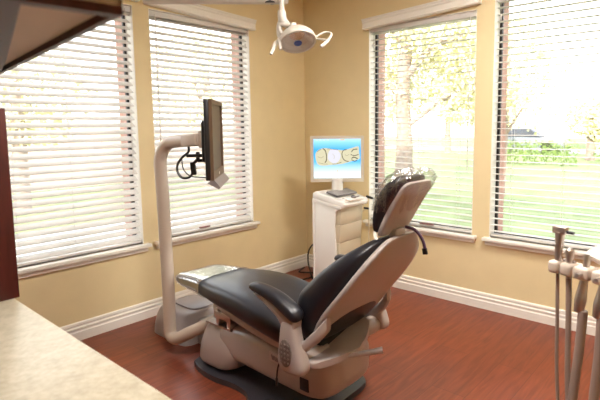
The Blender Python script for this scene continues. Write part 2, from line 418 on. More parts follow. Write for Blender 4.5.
# lift beam
rows = dense([(1.10,.15,.29,.15),(1.15,.125,.315,.183),(1.36,.115,.335,.19),(1.5,.11,.335,.19),(1.7,.105,.325,.19),(1.78,.105,.33,.19),(1.85,.115,.34,.186),(1.90,.14,.355,.17),(1.93,.175,.35,.14),(1.945,.22,.32,.08)], 3)
bm_ = M().loft([xring(x, YC-w, YC+w, a, b, 4., 36) for x, a, b, w in rows]).done('lift_beam', PLAST, ch, ang=60)
M().box((1.765,YC-.1925,.165),(1.822,YC-.180,.228),.004).done('port_cover', BLACK, bm_, label='black square port cover')
q = M().obox((1.60,YC-.19,.267), (1,0,-.10), (.1,0,1), (0,1,0), .042, .024, .006, .004).done('maker_plate', mat('plate_grey',(.50,.42,.40),.4), bm_, label='pale label plate with faint marks')
mk = M()
for dx, h in ((-.018,.013),(-.008,.011),(.002,.013),(.012,.012),(.021,.010)):
    mk.obox((1.603+dx,YC-.1966,.268-dx*.1), (1,0,.3), (-.3,0,1), (0,1,0), .0028, h, .0012)
mk.done('plate_marks', mat('mark_grey',(.22,.18,.19),.6), bm_, smooth=False)
# dark mechanism between beam and seat
M().box((1.30,YC-.10,.28),(1.78,YC+.10,.40),.01).box((1.70,YC-.17,.33),(1.88,YC+.17,.47),.02).done('lift_linkage', BLACK, ch)
M().box((1.02,YC-.13,.30),(1.16,YC-.09,.40),.006).box((1.10,YC-.175,.30),(1.13,YC-.10,.40),.006).box((1.20,YC-.175,.30),(1.23,YC-.10,.40),.006).box((1.02,YC-.18,.296),(1.24,YC+.10,.306)).box((1.10,YC-.18,.345),(1.24,YC-.165,.385),.005).box((1.10,YC-.02,.30),(1.22,YC+.10,.40),.006).done('mount_bracket', STEEL, ch)
# seat: legrest and seat in one upholstered cushion   x, zbottom, ztop, halfwidth
rows = dense([(.668,.462,.490,.13),(.683,.440,.508,.150),(.75,.425,.520,.157),(.90,.418,.533,.170),(1.0,.415,.543,.190),(1.15,.412,.556,.225),(1.32,.400,.556,.243),(1.5,.370,.535,.248),(1.64,.345,.505,.240),(1.74,.335,.475,.225),(1.775,.345,.455,.205),(1.785,.37,.43,.18)], 4)
def seat_ring(x, a, b, w, n=40):
    o = []
    for p, q_ in sup(w, (b-a)/2, 3.2, n):
        k = p/w
        dip = .012*(1-k*k) if q_ > 0 else 0.         # slight hollow along the middle
        o.append((x, YC+p, (a+b)/2+q_-dip))
    return o
st = M().loft([seat_ring(*r) for r in rows]).done('seat_cushion', VINYL, ch, ang=60)
rows = dense([(.93,.405,.45,.10),(1.05,.385,.45,.15),(1.2,.365,.45,.19),(1.4,.345,.44,.215),(1.6,.315,.42,.215),(1.74,.31,.40,.20),(1.77,.33,.39,.17)], 3)
M().loft([xring(x, YC-w, YC+w, a, b, 3.5) for x, a, b, w in rows]).done('seat_pan', PLAST, ch, ang=60, label='taupe pan under the seat cushion')
# clear plastic sleeve over the foot end
def crumple(p, amp, s): return (p[0]+amp*math.sin(p[1]*s+p[2]*s*1.3), p[1], p[2]+amp*math.sin(p[0]*s*1.1+p[1]*s*.7+1.))
rows = dense([(.661,.456,.496,.135),(.678,.434,.514,.156),(.75,.419,.528,.165),(.90,.412,.541,.178),(.975,.408,.548,.194)], 5)
M().loft([[crumple(p, .0016, 90) for p in seat_ring(x, a, b, w, 48)] for x, a, b, w in rows], cap=False).done('foot_sleeve', FILM2, ch, ang=70, label='clear plastic sleeve over the foot end')
# backrest cushion   z, xfront, xback, halfwidth
rows = dense([(.425,1.845,1.88,.18),(.445,1.800,1.90,.220),(.495,1.765,1.94,.250),(.56,1.752,1.98,.263),(.65,1.772,2.03,.265),(.72,1.835,2.075,.257),(.79,1.915,2.115,.243),(.86,2.01,2.158,.208),(.90,2.075,2.172,.165),(.922,2.115,2.178,.12),(.930,2.14,2.172,.08)], 4)
def back_ring(z, a, b, w, n=40):
    o = []
    for p, q_ in sup((b-a)/2, w, 3.2, n):
        k = q_/w
        dip = .030*(1-k*k) if p < 0 else 0.
        o.append(((a+b)/2+p+dip*min(1, (b-a)/.12), YC+q_, z))
    return o
M().loft([back_ring(*r) for r in rows]).done('back_cushion', VINYL, ch, ang=60)
rows = dense([(.385,1.80,1.83,.15),(.405,1.802,1.85,.20),(.457,1.845,1.90,.232),(.588,1.937,2.00,.25),(.726,2.05,2.11,.245),(.83,2.125,2.178,.215),(.90,2.165,2.208,.150),(.930,2.184,2.220,.105),(.938,2.195,2.220,.075)], 4)
bk = M().loft([zring(z, a, b, YC-w, YC+w, 3.6, 40) for z, a, b, w in rows]).done('back_shell', PLASTD, ch, ang=60)
# shell foot: lower brackets joining the shell to each arm hub
for s_ in (-1, 1):
    Y = lambda v: YC+s_*v
    br = [((1.855,Y(.30),.425),(.028,.024)),((1.90,Y(.285),.452),(.022,.028)),((1.945,Y(.262),.50),(.018,.032)),((1.985,Y(.235),.555),(.014,.034))]
    rings = []
    for (cx, cy, cz), (hy, hz) in br: rings.append([(cx+p*.2, cy+p, cz+q_) for p, q_ in sup(hy, hz, 3., 20)])
    M().loft(rings).done('shell_bracket', PLASTD, ch, ang=60)
    # arm: column, control oval, support, pad
    rows = dense([(.330,1.81,1.89,.030),(.34,1.785,1.92,.037),(.37,1.770,1.928,.040),(.42,1.774,1.91,.040),(.48,1.783,1.888,.038),(.535,1.790,1.878,.034),(.555,1.80,1.872,.030)], 3)
    col = M().loft([zring(z, a, b, Y(.31)-w, Y(.31)+w, 3.2, 32) for z, a, b, w in rows]).done('arm_column', PLASTD, ch, ang=60)
    if s_ < 0:
        M().loft([[(1.838+p*k, Y(.31)-.040-d, .425+q_*k) for p, q_ in sup(.036, .062, 2., 28)] for k, d in ((1.,-.014),(1.,.003),(.93,.005))]).done('control_pad', mat('oval_grey',(.16,.125,.11),.45,var=.3,scale=120.), col, label='dark oval control pad')
        kb = M()
        for i in range(5):
            for j in range(3): kb.lathe([(.005,0),(.005,.002),(.003,.003)], (1.818+j*.02, Y(.31)-.045, .385+i*.02), (0,-1,0), 10)
        kb.done('control_buttons', mat('button_grey',(.24,.19,.17),.4), col)
    M().tube([(1.86,Y(.30),.36),(1.86,Y(.12),.36)], .045, 16).done('arm_hub', PLASTD, ch)
    sp = [(1.795,.53),(1.875,.53),(1.88,.565),(1.83,.60),(1.76,.628),(1.66,.640),(1.61,.638),(1.70,.615),(1.775,.575)]
    M().prism(sp, lambda p,q,u: (p,u,q), Y(.31)-.026, Y(.31)+.026, .008, 2).done('arm_support', PLAST, ch, ang=50)
    pts = [(1.578,.664,.010,.006),(1.588,.666,.024,.016),(1.62,.665,.031,.020),(1.68,.658,.035,.023),(1.76,.640,.038,.026),(1.83,.610,.040,.028),(1.865,.592,.039,.027),(1.882,.582,.030,.020),(1.888,.577,.014,.010)]
    rows = dense(pts, 3)
    M().loft([[(x+q_*.35, Y(.31)+p, z+q_) for p, q_ in sup(a, b, 2.6, 24)] for x, z, a, b in rows]).done('arm_pad', VINYL, ch, ang=60)
# tongue plate and rod behind the back
pl = [(1.86,-2.0),(1.93,-2.035),(1.972,-1.965),(2.015,-1.84),(2.0,-1.75),(1.965,-1.66),(1.92,-1.61),(1.87,-1.62),(1.85,-1.72),(1.835,-1.90)]
pv = spline([Vector((x,y,0)) for x, y in pl], [0]*len(pl), 4, True)[0]
tp = M().prism([(p.x,p.y) for p in pv], lambda p,q,s_: (p,q,s_+.25*max(0,p-1.97)+.45*max(0,q+1.76)), .355, .385, .010, 2).done('rear_yoke', PLAST, ch, ang=50)
M().tube([(2.0,-1.87,.375),(2.06,-1.80,.383),(2.112,-1.757,.395)], [.011,.013,.015], 12).done('release_lever', PLAST, tp)
# hanging black cord with a tip by the arm column
M().tube([(1.775,YC-.275,.40),(1.752,YC-.285,.36),(1.725,YC-.29,.30),(1.715,YC-.29,.24)], .004, 8, 4).tube([(1.715,YC-.29,.243),(1.713,YC-.29,.205)], [.0065,.004], 8).done('hanging_cord', BLACK, ch)
# headrest
hr = M().loft([[(x_, YC+q_, z) for (x_, q_) in [((a+b)/2+p, q2) for p, q2 in sup((b-a)/2, w, 3.4, 36)]] for z, a, b, w in dense([(.938,2.140,2.162,.085),(.946,2.138,2.174,.102),(.985,2.153,2.198,.112),(1.05,2.188,2.236,.115),(1.11,2.228,2.272,.118),(1.148,2.252,2.290,.112),(1.168,2.268,2.295,.095),(1.173,2.275,2.29,.075)], 4)]).done('headrest_shell', PLASTD, ch, ang=60)
M().loft([back_ring(*r) for r in dense([(.950,2.125,2.14,.08),(.958,2.112,2.150,.098),(1.0,2.108,2.172,.110),(1.06,2.114,2.204,.118),(1.11,2.132,2.236,.120),(1.155,2.160,2.262,.114),(1.185,2.20,2.275,.095),(1.197,2.225,2.27,.065)], 4)]).done('headrest_cushion', VINYL, ch, ang=60)
M().box((2.162,YC-.045,.905),(2.206,YC+.03,.965),.010,3).done('headrest_bracket', PLAST, ch, label='pale pinkish headrest bracket')
M().tube([(2.19,YC+.05,.96),(2.215,YC+.085,.945),(2.245,YC+.10,.905),(2.262,YC+.095,.865)], .007, 8, 4).done('headrest_strap', PURPLE, ch, label='purple strap hanging from the headrest')
M().obox((2.262,YC+.095,.853), (1,0,.2),(0,1,0),(-.2,0,1), .011,.006,.014,.003).done('strap_tip', BLACK, ch)
M().tube([(2.125,YC-.09,.955),(2.135,YC-.098,.93),(2.15,YC-.10,.915)], .008, 8, 3).done('headrest_clip', WHITE, ch, label='small white clip beside the headrest')
# loose plastic bag over the headrest
def bag_ring(z, a, b, w, n=56):
    o = []
    for k, (p, q_) in enumerate(sup((b-a)/2, w, 2.6, n)):
        r = 1+.05*math.sin(k*1.7+z*60)+.035*math.sin(k*2.9-z*95)
        o.append(((a+b)/2+p*r, YC+q_*r, z+.006*math.sin(k*1.1+z*40)))
    return o
M().loft([bag_ring(*r) for r in dense([(1.045,2.10,2.236,.123),(1.07,2.103,2.256,.126),(1.11,2.118,2.284,.129),(1.15,2.13,2.312,.132),(1.185,2.17,2.325,.126),(1.208,2.20,2.322,.105),(1.22,2.235,2.31,.06),(1.222,2.26,2.285,.012)], 3)], cap=False).done('headrest_bag', FILM, ch, ang=80, label='crinkled clear plastic bag over the headrest')

# ------------------------------------------------------------------ junction box on the floor
jb = thing('floor_box', 'low taupe floor box on the floor behind the bent monitor pole', 'floor box', (.55,-1.66,0))
rows = dense([(.0,.240,.665,.18),(.05,.246,.660,.178),(.12,.265,.648,.17),(.17,.288,.63,.155),(.19,.305,.615,.14),(.195,.33,.59,.115)], 3)
hb = M().loft([zring(z, a, b, -1.665-w, -1.665+w, 6., 44) for z, a, b, w in rows])
rows = dense([(.0,.58,.95,.13),(.08,.58,.945,.128),(.13,.59,.935,.12),(.15,.61,.915,.10)], 3)
hb.loft([zring(z, a, b, -1.62-w, -1.62+w, 5., 36) for z, a, b, w in rows]).done('housing', mat('box_plastic', (.40,.36,.36), .35, var=.02), jb, ang=60)
M().prism([(.47+p,-1.635+q) for p, q in sup(.135,.10,4.,36)], lambda p,q,s_: (p,q,s_), .19, .206, .006, 2).done('lid', mat('lid_plastic', (.33,.30,.31), .35), jb, ang=50)

# ------------------------------------------------------------------ monitor pole
mp = thing('monitor_pole', 'tall taupe tube pole bent at top and bottom, left of the chair', 'pole', (.6,-1.92,0))
R_ = .0375
pp = [Vector(p) for p in ((1.075,-1.79,.315),(.93,-1.845,.235),(.80,-1.895,.160))]
pole = pp+[Vector(p) for p in ((.715,-1.922,.112),(.665,-1.927,.102),(.632,-1.927,.125),(.626,-1.924,.19),(.622,-1.92,.40),(.614,-1.92,.70),(.604,-1.92,1.0),(.592,-1.92,1.17),(.60,-1.918,1.225),(.625,-1.913,1.272),(.665,-1.907,1.302),(.71,-1.902,1.315),(.80,-1.902,1.322),(.88,-1.902,1.327))]
M().tube(pole, R_, 20, 3).done('tube', POLE, mp, ang=60)
M().tube([(1.0,-1.818,.274),(1.09,-1.785,.323)], R_*1.06, 20).done('clamp', STEEL, mp, label='darker grey clamp at the chair end')
M().obox((.925,-1.902,1.329), (1,0,.05),(0,1,0),(0,0,1), .075,.040,.036,.012,3).done('arm_knuckle', POLE, mp)

# black chair monitor: local frame, y = screen normal, x along the screen width
def rect_frame(w, h, b, d0, d1, top=None, bot=None):
    m = M(); top = b if top is None else top; bot = b if bot is None else bot
    f = lambda p,q,t: (p,t,q)
    for a, c_, e, g in ((-w/2,-w/2+b,-h/2,h/2),(w/2-b,w/2,-h/2,h/2),(-w/2+b,w/2-b,h/2-top,h/2),(-w/2+b,w/2-b,-h/2,-h/2+bot)):
        m.prism([(a,e),(c_,e),(c_,g),(a,g)], f, d0, d1)
    return m
mon = thing('monitor', 'black flat monitor seen nearly edge on, held by the tall pole', 'monitor', (1.105,-1.885,1.145), math.radians(46-90), local=True)
# local +y is the screen normal (.755,.656); local +x = (.656,-.755) is the near edge
h = .41; w = .43; cz = .19
o = M().box((-w/2,-.028,cz-h/2),(w/2,-.002,cz+h/2),.006,2).done('case', BLACK, mon)
fm = rect_frame(w, h, .022, -.002, .014, .022, .045)
bmesh.ops.translate(fm.b, verts=fm.b.verts, vec=(0,0,cz)); fm.done('bezel', BEZB, mon, smooth=False)
M().box((-w/2+.02,-.003,cz-h/2+.04),(w/2-.02,.003,cz+h/2-.02)).done('screen', DARKSCR, mon, smooth=False)
M().prism([(-.002,cz-h/2+.004),(.014,cz-h/2+.004),(.044,cz-h/2-.034),(.036,cz-h/2-.044),(-.02,cz-h/2-.012)], lambda p,q,t: (t,p,q), -w/2, w/2).done('speaker_bar', GREYB, mon, ang=25, label='grey speaker bar under the screen')
M().lathe([(.008,0),(.008,.002)], (.0,.0135,cz-h/2+.022), (0,1,0), 16).done('emblem', WHITE, mon, label='small round white emblem')
M().box((-.10,-.062,cz-.12),(.10,-.028,cz+.10),.012,2).done('rear_housing', BLACK, mon)
M().box((-.045,-.085,cz-.045),(.045,-.062,cz+.045),.004).done('mount_plate', POLE, mon)
M().box((-.02,-.16,cz-.098),(.0,-.05,cz-.08),.003).done('rear_plug', BLACK, mon)
# cable loop between pole and monitor
cb = thing('monitor_cable', 'black cable loop with adapter hanging between pole and black monitor', 'cable', (.92,-1.95,1.13))
M().tube([(.915,-1.93,1.29),(.925,-1.94,1.262),(.905,-1.965,1.235),(.885,-1.985,1.195),(.888,-1.99,1.155),(.912,-1.98,1.122),(.945,-1.955,1.122),(.962,-1.94,1.15),(.965,-1.937,1.18)], .007, 8, 5).done('cord', BLACK, cb)
M().tube([(.905,-1.97,1.225),(.915,-1.97,1.17),(.95,-1.95,1.13),(1.0,-1.91,1.122),(1.05,-1.875,1.12)], .0035, 6, 5).done('thin_cord', BLACK, cb)
M().obox((.963,-1.937,1.172), (.75,.66,.1),(-.66,.75,0),(-.15,0,1), .014,.012,.036,.005).done('adapter', BLACK, cb)
M().obox((.985,-1.92,1.243), (.75,.66,0),(-.66,.75,0),(0,0,1), .010,.010,.022,.004).tube([(.965,-1.935,1.20),(.985,-1.92,1.225)], .009, 8).tube([(.985,-1.92,1.215),(1.06,-1.86,1.222)], .009, 8).done('plug', BLACK, cb)

# ------------------------------------------------------------------ scanner cart in the corner
ct = thing('scanner_cart', 'white scanner cart with cream front, standing in the corner', 'cart', (.72,-.36,0))
X0, X1, Y0, Y1 = .57, .875, -.52, -.20
side = [(X0,.02),(X0,.845),(X0+.035,.862),(X1+.02,.800),(X1+.035,.775),(X1+.02,.745),(X1-.0,.738),(X1-.06,.72),(X1-.075,.60),(X1-.06,.40),(X1-.045,.02)]
for a, b in ((Y0, Y0+.012), (Y1-.012, Y1)):
    M().prism(side, lambda p,q,t: (p,t,q), a, b, .003, 2).done('side_panel', WHITE, ct, ang=40)
hood = [(X0,.79),(X0,.845),(X0+.035,.862),(X1+.02,.800),(X1+.035,.775),(X1+.02,.745),(X1-.02,.738),(X1-.06,.75)]
M().prism(hood, lambda p,q,t: (p,t,q), Y0-.008, Y1+.008, .012, 3).done('hood', WHITE, ct, ang=50)
# arched lip round the near side panel
lip = [(X0,.02),(X0,.80),(X1,.76),(X1,.735),(X0+.05,.772),(X0+.022,.762),(X0+.014,.735),(X0+.014,.02)]
M().prism(lip, lambda p,q,t: (p,t,q), Y0-.010, Y0+.002, .002, 1).done('side_lip', WHITE, ct, ang=40)
def fx(z): return X1-.012-.022*(.74-z)/.3 if z > .44 else X1-.034
for z0, z1 in ((.02,.447),(.449,.597),(.599,.742)):
    M().prism([(X1-.12,z0),(fx(z0),z0),(fx(z1),z1),(X1-.12,z1)], lambda p,q,t: (p,t,q), Y0+.013, Y1-.013, .0012).done('front_drawer' if z0 > .3 else 'front_panel', CREAM, ct)
M().box((X0+.01,Y0+.012,.02),(X1-.10,Y1-.012,.79)).done('inner_body', WHITE, ct, smooth=False)
M().box((X0-.01,Y0-.015,.0),(X1-.01,Y1+.015,.03),.008).done('base', WHITE, ct)
sl = Vector((X1+.02-X0-.035, 0, -.062)).normalized(); nz = Vector((-sl.z,0,sl.x))
c0 = Vector((X0+.19,(Y0+Y1)/2-.01,.862-.155*.21+.0145))
k = M().obox(c0+nz*.002, sl, (0,1,0), nz, .058, .135, .006, .003).done('keyboard', GREYB, ct, label='grey keyboard set in the top')
kk = M()
for i in range(5):
    for j in range(14): kk.obox(c0+nz*.010+sl*(-.048+i*.024)+Vector((0,-.122+j*.0188,0)), sl, (0,1,0), nz, .0095, .0075, .003)
kk.done('keys', mat('key_grey',(.34,.32,.31),.5), k, smooth=False)
cp = c0+sl*.125-nz*.006
tr = M().obox(cp, sl, (0,1,0), nz, .042, .10, .006, .004).done('palm_tray', WHITE, ct)
M().lathe([(.021,0),(.019,.010),(.012,.017),(.003,.020)], cp+nz*.006, nz, 18).done('trackball', GREYB, tr)
M().tube([cp+nz*.012+Vector((.02,-.05,0)),cp+nz*.014+Vector((.028,0,0)),cp+nz*.012+Vector((.02,.05,0))], .004, 8, 4).done('tray_ridge', GREYB, tr)
# stylus camera on the far edge with its cord
M().tube([(X1+.0,Y1+.025,.80),(X1+.06,Y1+.030,.79)], [.013,.010], 10).done('scan_wand', BLACK, ct)
M().tube([(X1-.05,Y1+.012,.66),(X1+.01,Y1+.03,.70),(X1+.015,Y1+.035,.66),(X1+.02,Y1+.03,.5),(X1+.015,Y1+.02,.3),(X1-.05,Y1+.01,.14)], .005, 8, 4).done('scan_cord', CREAM, ct)
M().tube([(X1-.01,Y1+.0,.705),(X1+.03,Y1+.015,.70)], .009, 8).done('cord_plug', BLACK, ct)
# neck of the cart screen
M().lathe([(.055,0),(.055,.012),(.048,.02),(.046,.10),(.05,.12)], (.692,-.345,.838), (0,0,1), 24).done('screen_neck', WHITE, ct)
# cart monitor, faces the camera side
cm = thing('monitor', 'light framed screen showing blue tooth scan, on the white cart', 'monitor', (.688,-.340,.945), math.radians(40), local=True)
# local -y is the screen normal
w, h = .450, .388; zc = .175+.005
M().box((-w/2,-.012,zc-h/2),(w/2,.030,zc+h/2),.008,2).done('case', CREAM, cm)
fm = rect_frame(w, h, .026, -.024, -.012, .024, .032)
bmesh.ops.translate(fm.b, verts=fm.b.verts, vec=(0,0,zc)); fm.done('bezel', mat('silver_bezel',(.62,.57,.46),.35), cm, smooth=False)
M().box((-w/2+.024,-.016,zc-h/2+.030),(w/2-.024,-.0125,zc+h/2-.022)).done('screen', SCREEN, cm, smooth=False)
M().tube([(0,.02,zc-.06),(0,.03,zc-.18),(0,.012,-.015)], .026, 12).done('stand', CREAM, cm)
M().box((-.03,-.015,zc-h/2-.014),(.05,.0,zc-h/2+.002),.003).done('lower_latch', GREYB, cm)
# the tooth scan shown on the screen: flat coloured shapes on the glass
PW, PH = w-.048, h-.052; px0 = -PW/2; pz0 = zc-h/2+.030
def scr(pts): return [(px0+u*PW, pz0+v*PH) for u, v in pts]
def blob(pts, sub=5): return [(p.x,p.y) for p in spline([Vector((u,v,0)) for u,v in pts], [0]*len(pts), sub, True)[0]]
IV = emis('scan_ivory', (.86,.80,.55), .95); WH = emis('scan_white', (.88,.87,.97), 1.); DK = emis('scan_outline', (.10,.07,.04), .6); BR = emis('scan_mid', (.66,.58,.36), .8)
fs = lambda p,q,t: (p,t,q)
pic = M().prism(scr(blob([(.06,.66),(.20,.76),(.45,.735),(.62,.71),(.80,.76),(.94,.80),(.96,.66),(.97,.5),(.90,.46),(.78,.42),(.6,.36),(.40,.34),(.20,.32),(.09,.36),(.05,.5)])), fs, -.0168, -.016).done('scan_picture', IV, bpy.data.objects['screen.001'] if 'screen.001' in bpy.data.objects else cm, base=(0,0,0), smooth=False)
p2 = M()
p2.prism(scr(blob([(.30,.55),(.34,.70),(.42,.735),(.52,.70),(.57,.58),(.54,.45),(.46,.38),(.38,.40),(.32,.46)])), fs, -.0174, -.0167)
p2.done('scan_crown', WH, bpy.data.objects['screen.001'], base=(0,0,0), smooth=False)
def stroke(m, pts, wd, d0=-.0180, d1=-.0173):
    P = spline([Vector((u*PW,v*PH,0)) for u, v in pts], [0]*len(pts), 6)[0]
    for i in range(len(P)-1):
        a, b = P[i], P[i+1]; t_ = (b-a).normalized(); n_ = Vector((-t_.y,t_.x,0))*wd
        m.prism([(px0+q_.x, pz0+q_.y) for q_ in (a-n_, b-n_, b+n_, a+n_)], fs, d0, d1)
SCR = bpy.data.objects['screen.001']
def line(name, pts, wd, m):
    q_ = M(); stroke(q_, pts, wd); bmesh.ops.remove_doubles(q_.b, verts=q_.b.verts, dist=.0004); q_.done(name, m, SCR, base=(0,0,0), smooth=False)
for pts, wd in (([(.20,.755),(.25,.70),(.275,.58),(.27,.45),(.24,.40)],.0032),([(.74,.42),(.66,.45),(.615,.52),(.60,.62),(.63,.70),(.70,.73)],.0028),
                ([(.80,.66),(.84,.72),(.92,.73)],.0030),([(.78,.60),(.86,.57),(.95,.60)],.0026),([(.80,.50),(.85,.53),(.93,.49)],.0036),([(.80,.47),(.86,.43),(.92,.45)],.0030),
                ([(.08,.68),(.17,.745)],.0016),([(.29,.745),(.42,.735),(.52,.72)],.0016),([(.40,.36),(.5,.37),(.59,.41)],.0016)): line('tooth_outline', pts, wd, DK)
for pts, wd in (([(.09,.55),(.16,.52),(.22,.56)],.002),([(.66,.60),(.70,.57),(.75,.60)],.002),([(.10,.40),(.2,.37),(.3,.36)],.0022),([(.40,.62),(.44,.56),(.43,.48)],.0012)): line('tooth_crease', pts, wd, BR)
ICM = emis('scan_icon',(.92,.95,.95),1.); AMM = emis('scan_amber',(.95,.75,.35),.95)
for u0 in (.36,.42,.55,.61,.67): M().prism(scr([(u0,.17),(u0+.035,.17),(u0+.035,.20),(u0,.20)]), fs, -.0174, -.0167).done('screen_icon', ICM, SCR, base=(0,0,0), smooth=False)
for u0 in (.05,.12,.2,.28): M().prism(scr([(u0,.955),(u0+.05,.955),(u0+.05,.975),(u0,.975)]), fs, -.0174, -.0167).done('screen_icon', ICM, SCR, base=(0,0,0), smooth=False)
M().prism(scr(blob([(.46,.09),(.49,.11),(.52,.09),(.49,.06)])), fs, -.0174, -.0167).done('screen_icon', ICM, SCR, base=(0,0,0), smooth=False)
for a_ in ([(.56,.95),(.66,.95),(.66,.98),(.56,.98)], [(.485,.17),(.52,.17),(.52,.205),(.485,.205)]): M().prism(scr(a_), fs, -.0174, -.0167).done('screen_button', AMM, SCR, base=(0,0,0), smooth=False)
# black power cord behind the cart
cc = M().tube([(.562,-.41,.41),(.50,-.40,.395),(.44,-.40,.35),(.400,-.40,.29),(.392,-.40,.20),(.42,-.40,.10),(.46,-.41,.030),(.48,-.45,.010),(.46,-.56,.010),(.38,-.56,.010),(.31,-.40,.010),(.33,-.24,.010),(.24,-.18,.010),(.12,-.235,.010),(.06,-.10,.012)], .0065, 8, 6).done('power_cord', BLACK, base=(.42,-.4,.01))
tag(cc, 'black power cord curling on the floor behind the white cart', 'cord')

# ------------------------------------------------------------------ overhead dental light
dl = thing('dental_light', 'white overhead dental lamp hanging from a long arm near the ceiling', 'lamp', (.55,-1.90,CEIL_Z))
A0, A1 = Vector((.50,-1.925,2.172)), Vector((1.165,-1.372,2.164))
ax = (A1-A0).normalized()
M().tube([A0, A0+ax*.01, A1-ax*.01, A1], [.030,.036,.036,.030], 20).done('arm', LAMPW, dl)
M().tube([(.53,-1.90,CEIL_Z),(.53,-1.90,2.16)], .04, 18).lathe([(.10,0),(.10,-.02),(.06,-.05)], (.53,-1.90,CEIL_Z), (0,0,1), 24).done('ceiling_post', LAMPW, dl)
M().box((1.06,-1.475,2.134),(1.12,-1.405,2.142),.003).done('arm_slot', BLACK, dl)
Lc = Vector((1.228,-1.362,1.915))
n_ = Vector((.40,-.22,-.89)).normalized()
u_ = Vector((.766,.643,0.)); u_ = (u_-n_*u_.dot(n_)).normalized(); v_ = n_.cross(u_)
def P(a, b, c): return Lc+u_*a+v_*b+n_*c
Lr, Lf = Vector((.766,.643,0)), Vector((-.643,.766,0))
def L3(a, b, c=0.): return Lc+Lr*a+Vector((0,0,b))+Lf*c
M().tube([L3(-.090,.235), L3(-.090,.160)], [.015,.015], 14).tube([L3(-.090,.168),L3(-.089,.130),L3(-.078,.102),L3(-.052,.080)], [.024,.027,.026,.021], 14, 4).done('stem', LAMPW, dl)
M().tube([L3(-.098,.125,.02),L3(-.108,.085,.02),L3(-.106,.03,.01),L3(-.092,-.005)], [.012,.018,.018,.012], 10, 4).tube([L3(-.100,.085,-.01),L3(-.062,.083,-.02),L3(-.030,.080,-.02),L3(-.022,.050,-.02),L3(-.050,.030,-.03),L3(-.080,.028,-.02),L3(-.102,.050,-.01)], .0125, 10, 4, True).tube([L3(-.024,.092,-.02),L3(-.022,.045,-.02)], [.021,.024], 14).done('yoke', LAMPW, dl)
head = M().lathe([(.012,-.062),(.05,-.058),(.085,-.042),(.106,-.015),(.112,.010),(.110,.020),(.100,.022),(.094,.012),(.080,-.012),(.045,-.036),(.010,-.042)], Lc, n_, 36).done('lamp_head', LAMPW, dl, ang=50)
M().lathe([(.078,-.008),(.044,-.031),(.008,-.037)], Lc, n_, 32, False).done('reflector', mat('reflector_glass',(.72,.66,.56),.25,metal=.2,var=.05), head)
M().lathe([(.050,-.034),(.048,-.018),(.034,-.002),(.014,.004)], Lc+v_*.022, n_, 18).done('bulb_housing', AMBER, head, label='amber bulb housing')
M().lathe([(.020,.004),(.026,.010),(.022,.018)], Lc-v_*.018, n_, 16).done('blue_filter', BLUE, head, label='blue filter cap')
M().lathe([(.097,.0125),(.0965,.0145)], Lc, n_, 32).done('front_glass', LAMPGLASS, head)
# handles
hl = M(); hl.tube([P(-.095,.0,-.01),P(-.125,.02,.01),P(-.145,.035,.05),P(-.168,.045,.105)], [.012,.012,.013,.008], 8, 3); hl.tube([P(-.108,.03,.0),P(-.108,.05,.085)], [.012,.008], 8)
hl.tube([P(-.09,-.04,-.02),P(-.14,-.055,-.035)], [.006,.002], 6)
hl.done('handle', LAMPW, dl)
hr_ = M(); hr_.tube([P(.105,-.01,-.005),P(.165,-.01,-.03),P(.205,.0,-.01),P(.190,.02,.035),P(.150,.04,.085),P(.125,.05,.105)], [.006,.006,.006,.008,.011,.009], 8, 3); hr_.tube([P(.105,.0,.01),P(.17,.03,.055)], .006, 8)
hr_.done('handle', LAMPW, dl)

# ------------------------------------------------------------------ assistant's tool holder, right edge
ah = thing('tool_holder', 'off white dental tool holder bar at the right edge', 'tool holder', (3.22,-2.06,0))
u = Vector((1,-.30,0)).normalized(); wv = Vector((-u.y,u.x,0)); B0 = Vector((2.868,-1.959,.975))
HOLD = mat('holder_cream', (.66,.57,.49), .4, var=.02)
M().tube([B0+u*.02+wv*.030, B0+u*.40+wv*.030], .014, 12).done('bar', HOLD, ah)
for i, (s0, s1) in enumerate(((.0,.034),(.037,.074),(.077,.128),(.132,.182),(.187,.235))):
    M().obox(B0+u*((s0+s1)/2)+Vector((0,0,-.002)), u, wv, (0,0,1), (s1-s0)/2, .026, .019, .010, 3).done('holder_block', HOLD, ah)
M().tube([(3.22,-2.06,0),(3.22,-2.06,.99)], .035, 18).done('post', WHITE, ah)
M().lathe([(.16,0),(.16,.02),(.06,.05)], (3.22,-2.06,0), (0,0,1), 28).done('foot', WHITE, ah)
M().lathe([(.012,-.045),(.075,-.03),(.125,.0),(.132,.015),(.128,.020),(.118,.010),(.07,-.012),(.008,-.022)], (3.082,-1.875,1.0), (0,0,1), 36).tube([(3.10,-1.89,.965),(3.20,-2.03,.94)], .018, 10).done('tray_dish', WHITE, ah, ang=50, label='round white dish')
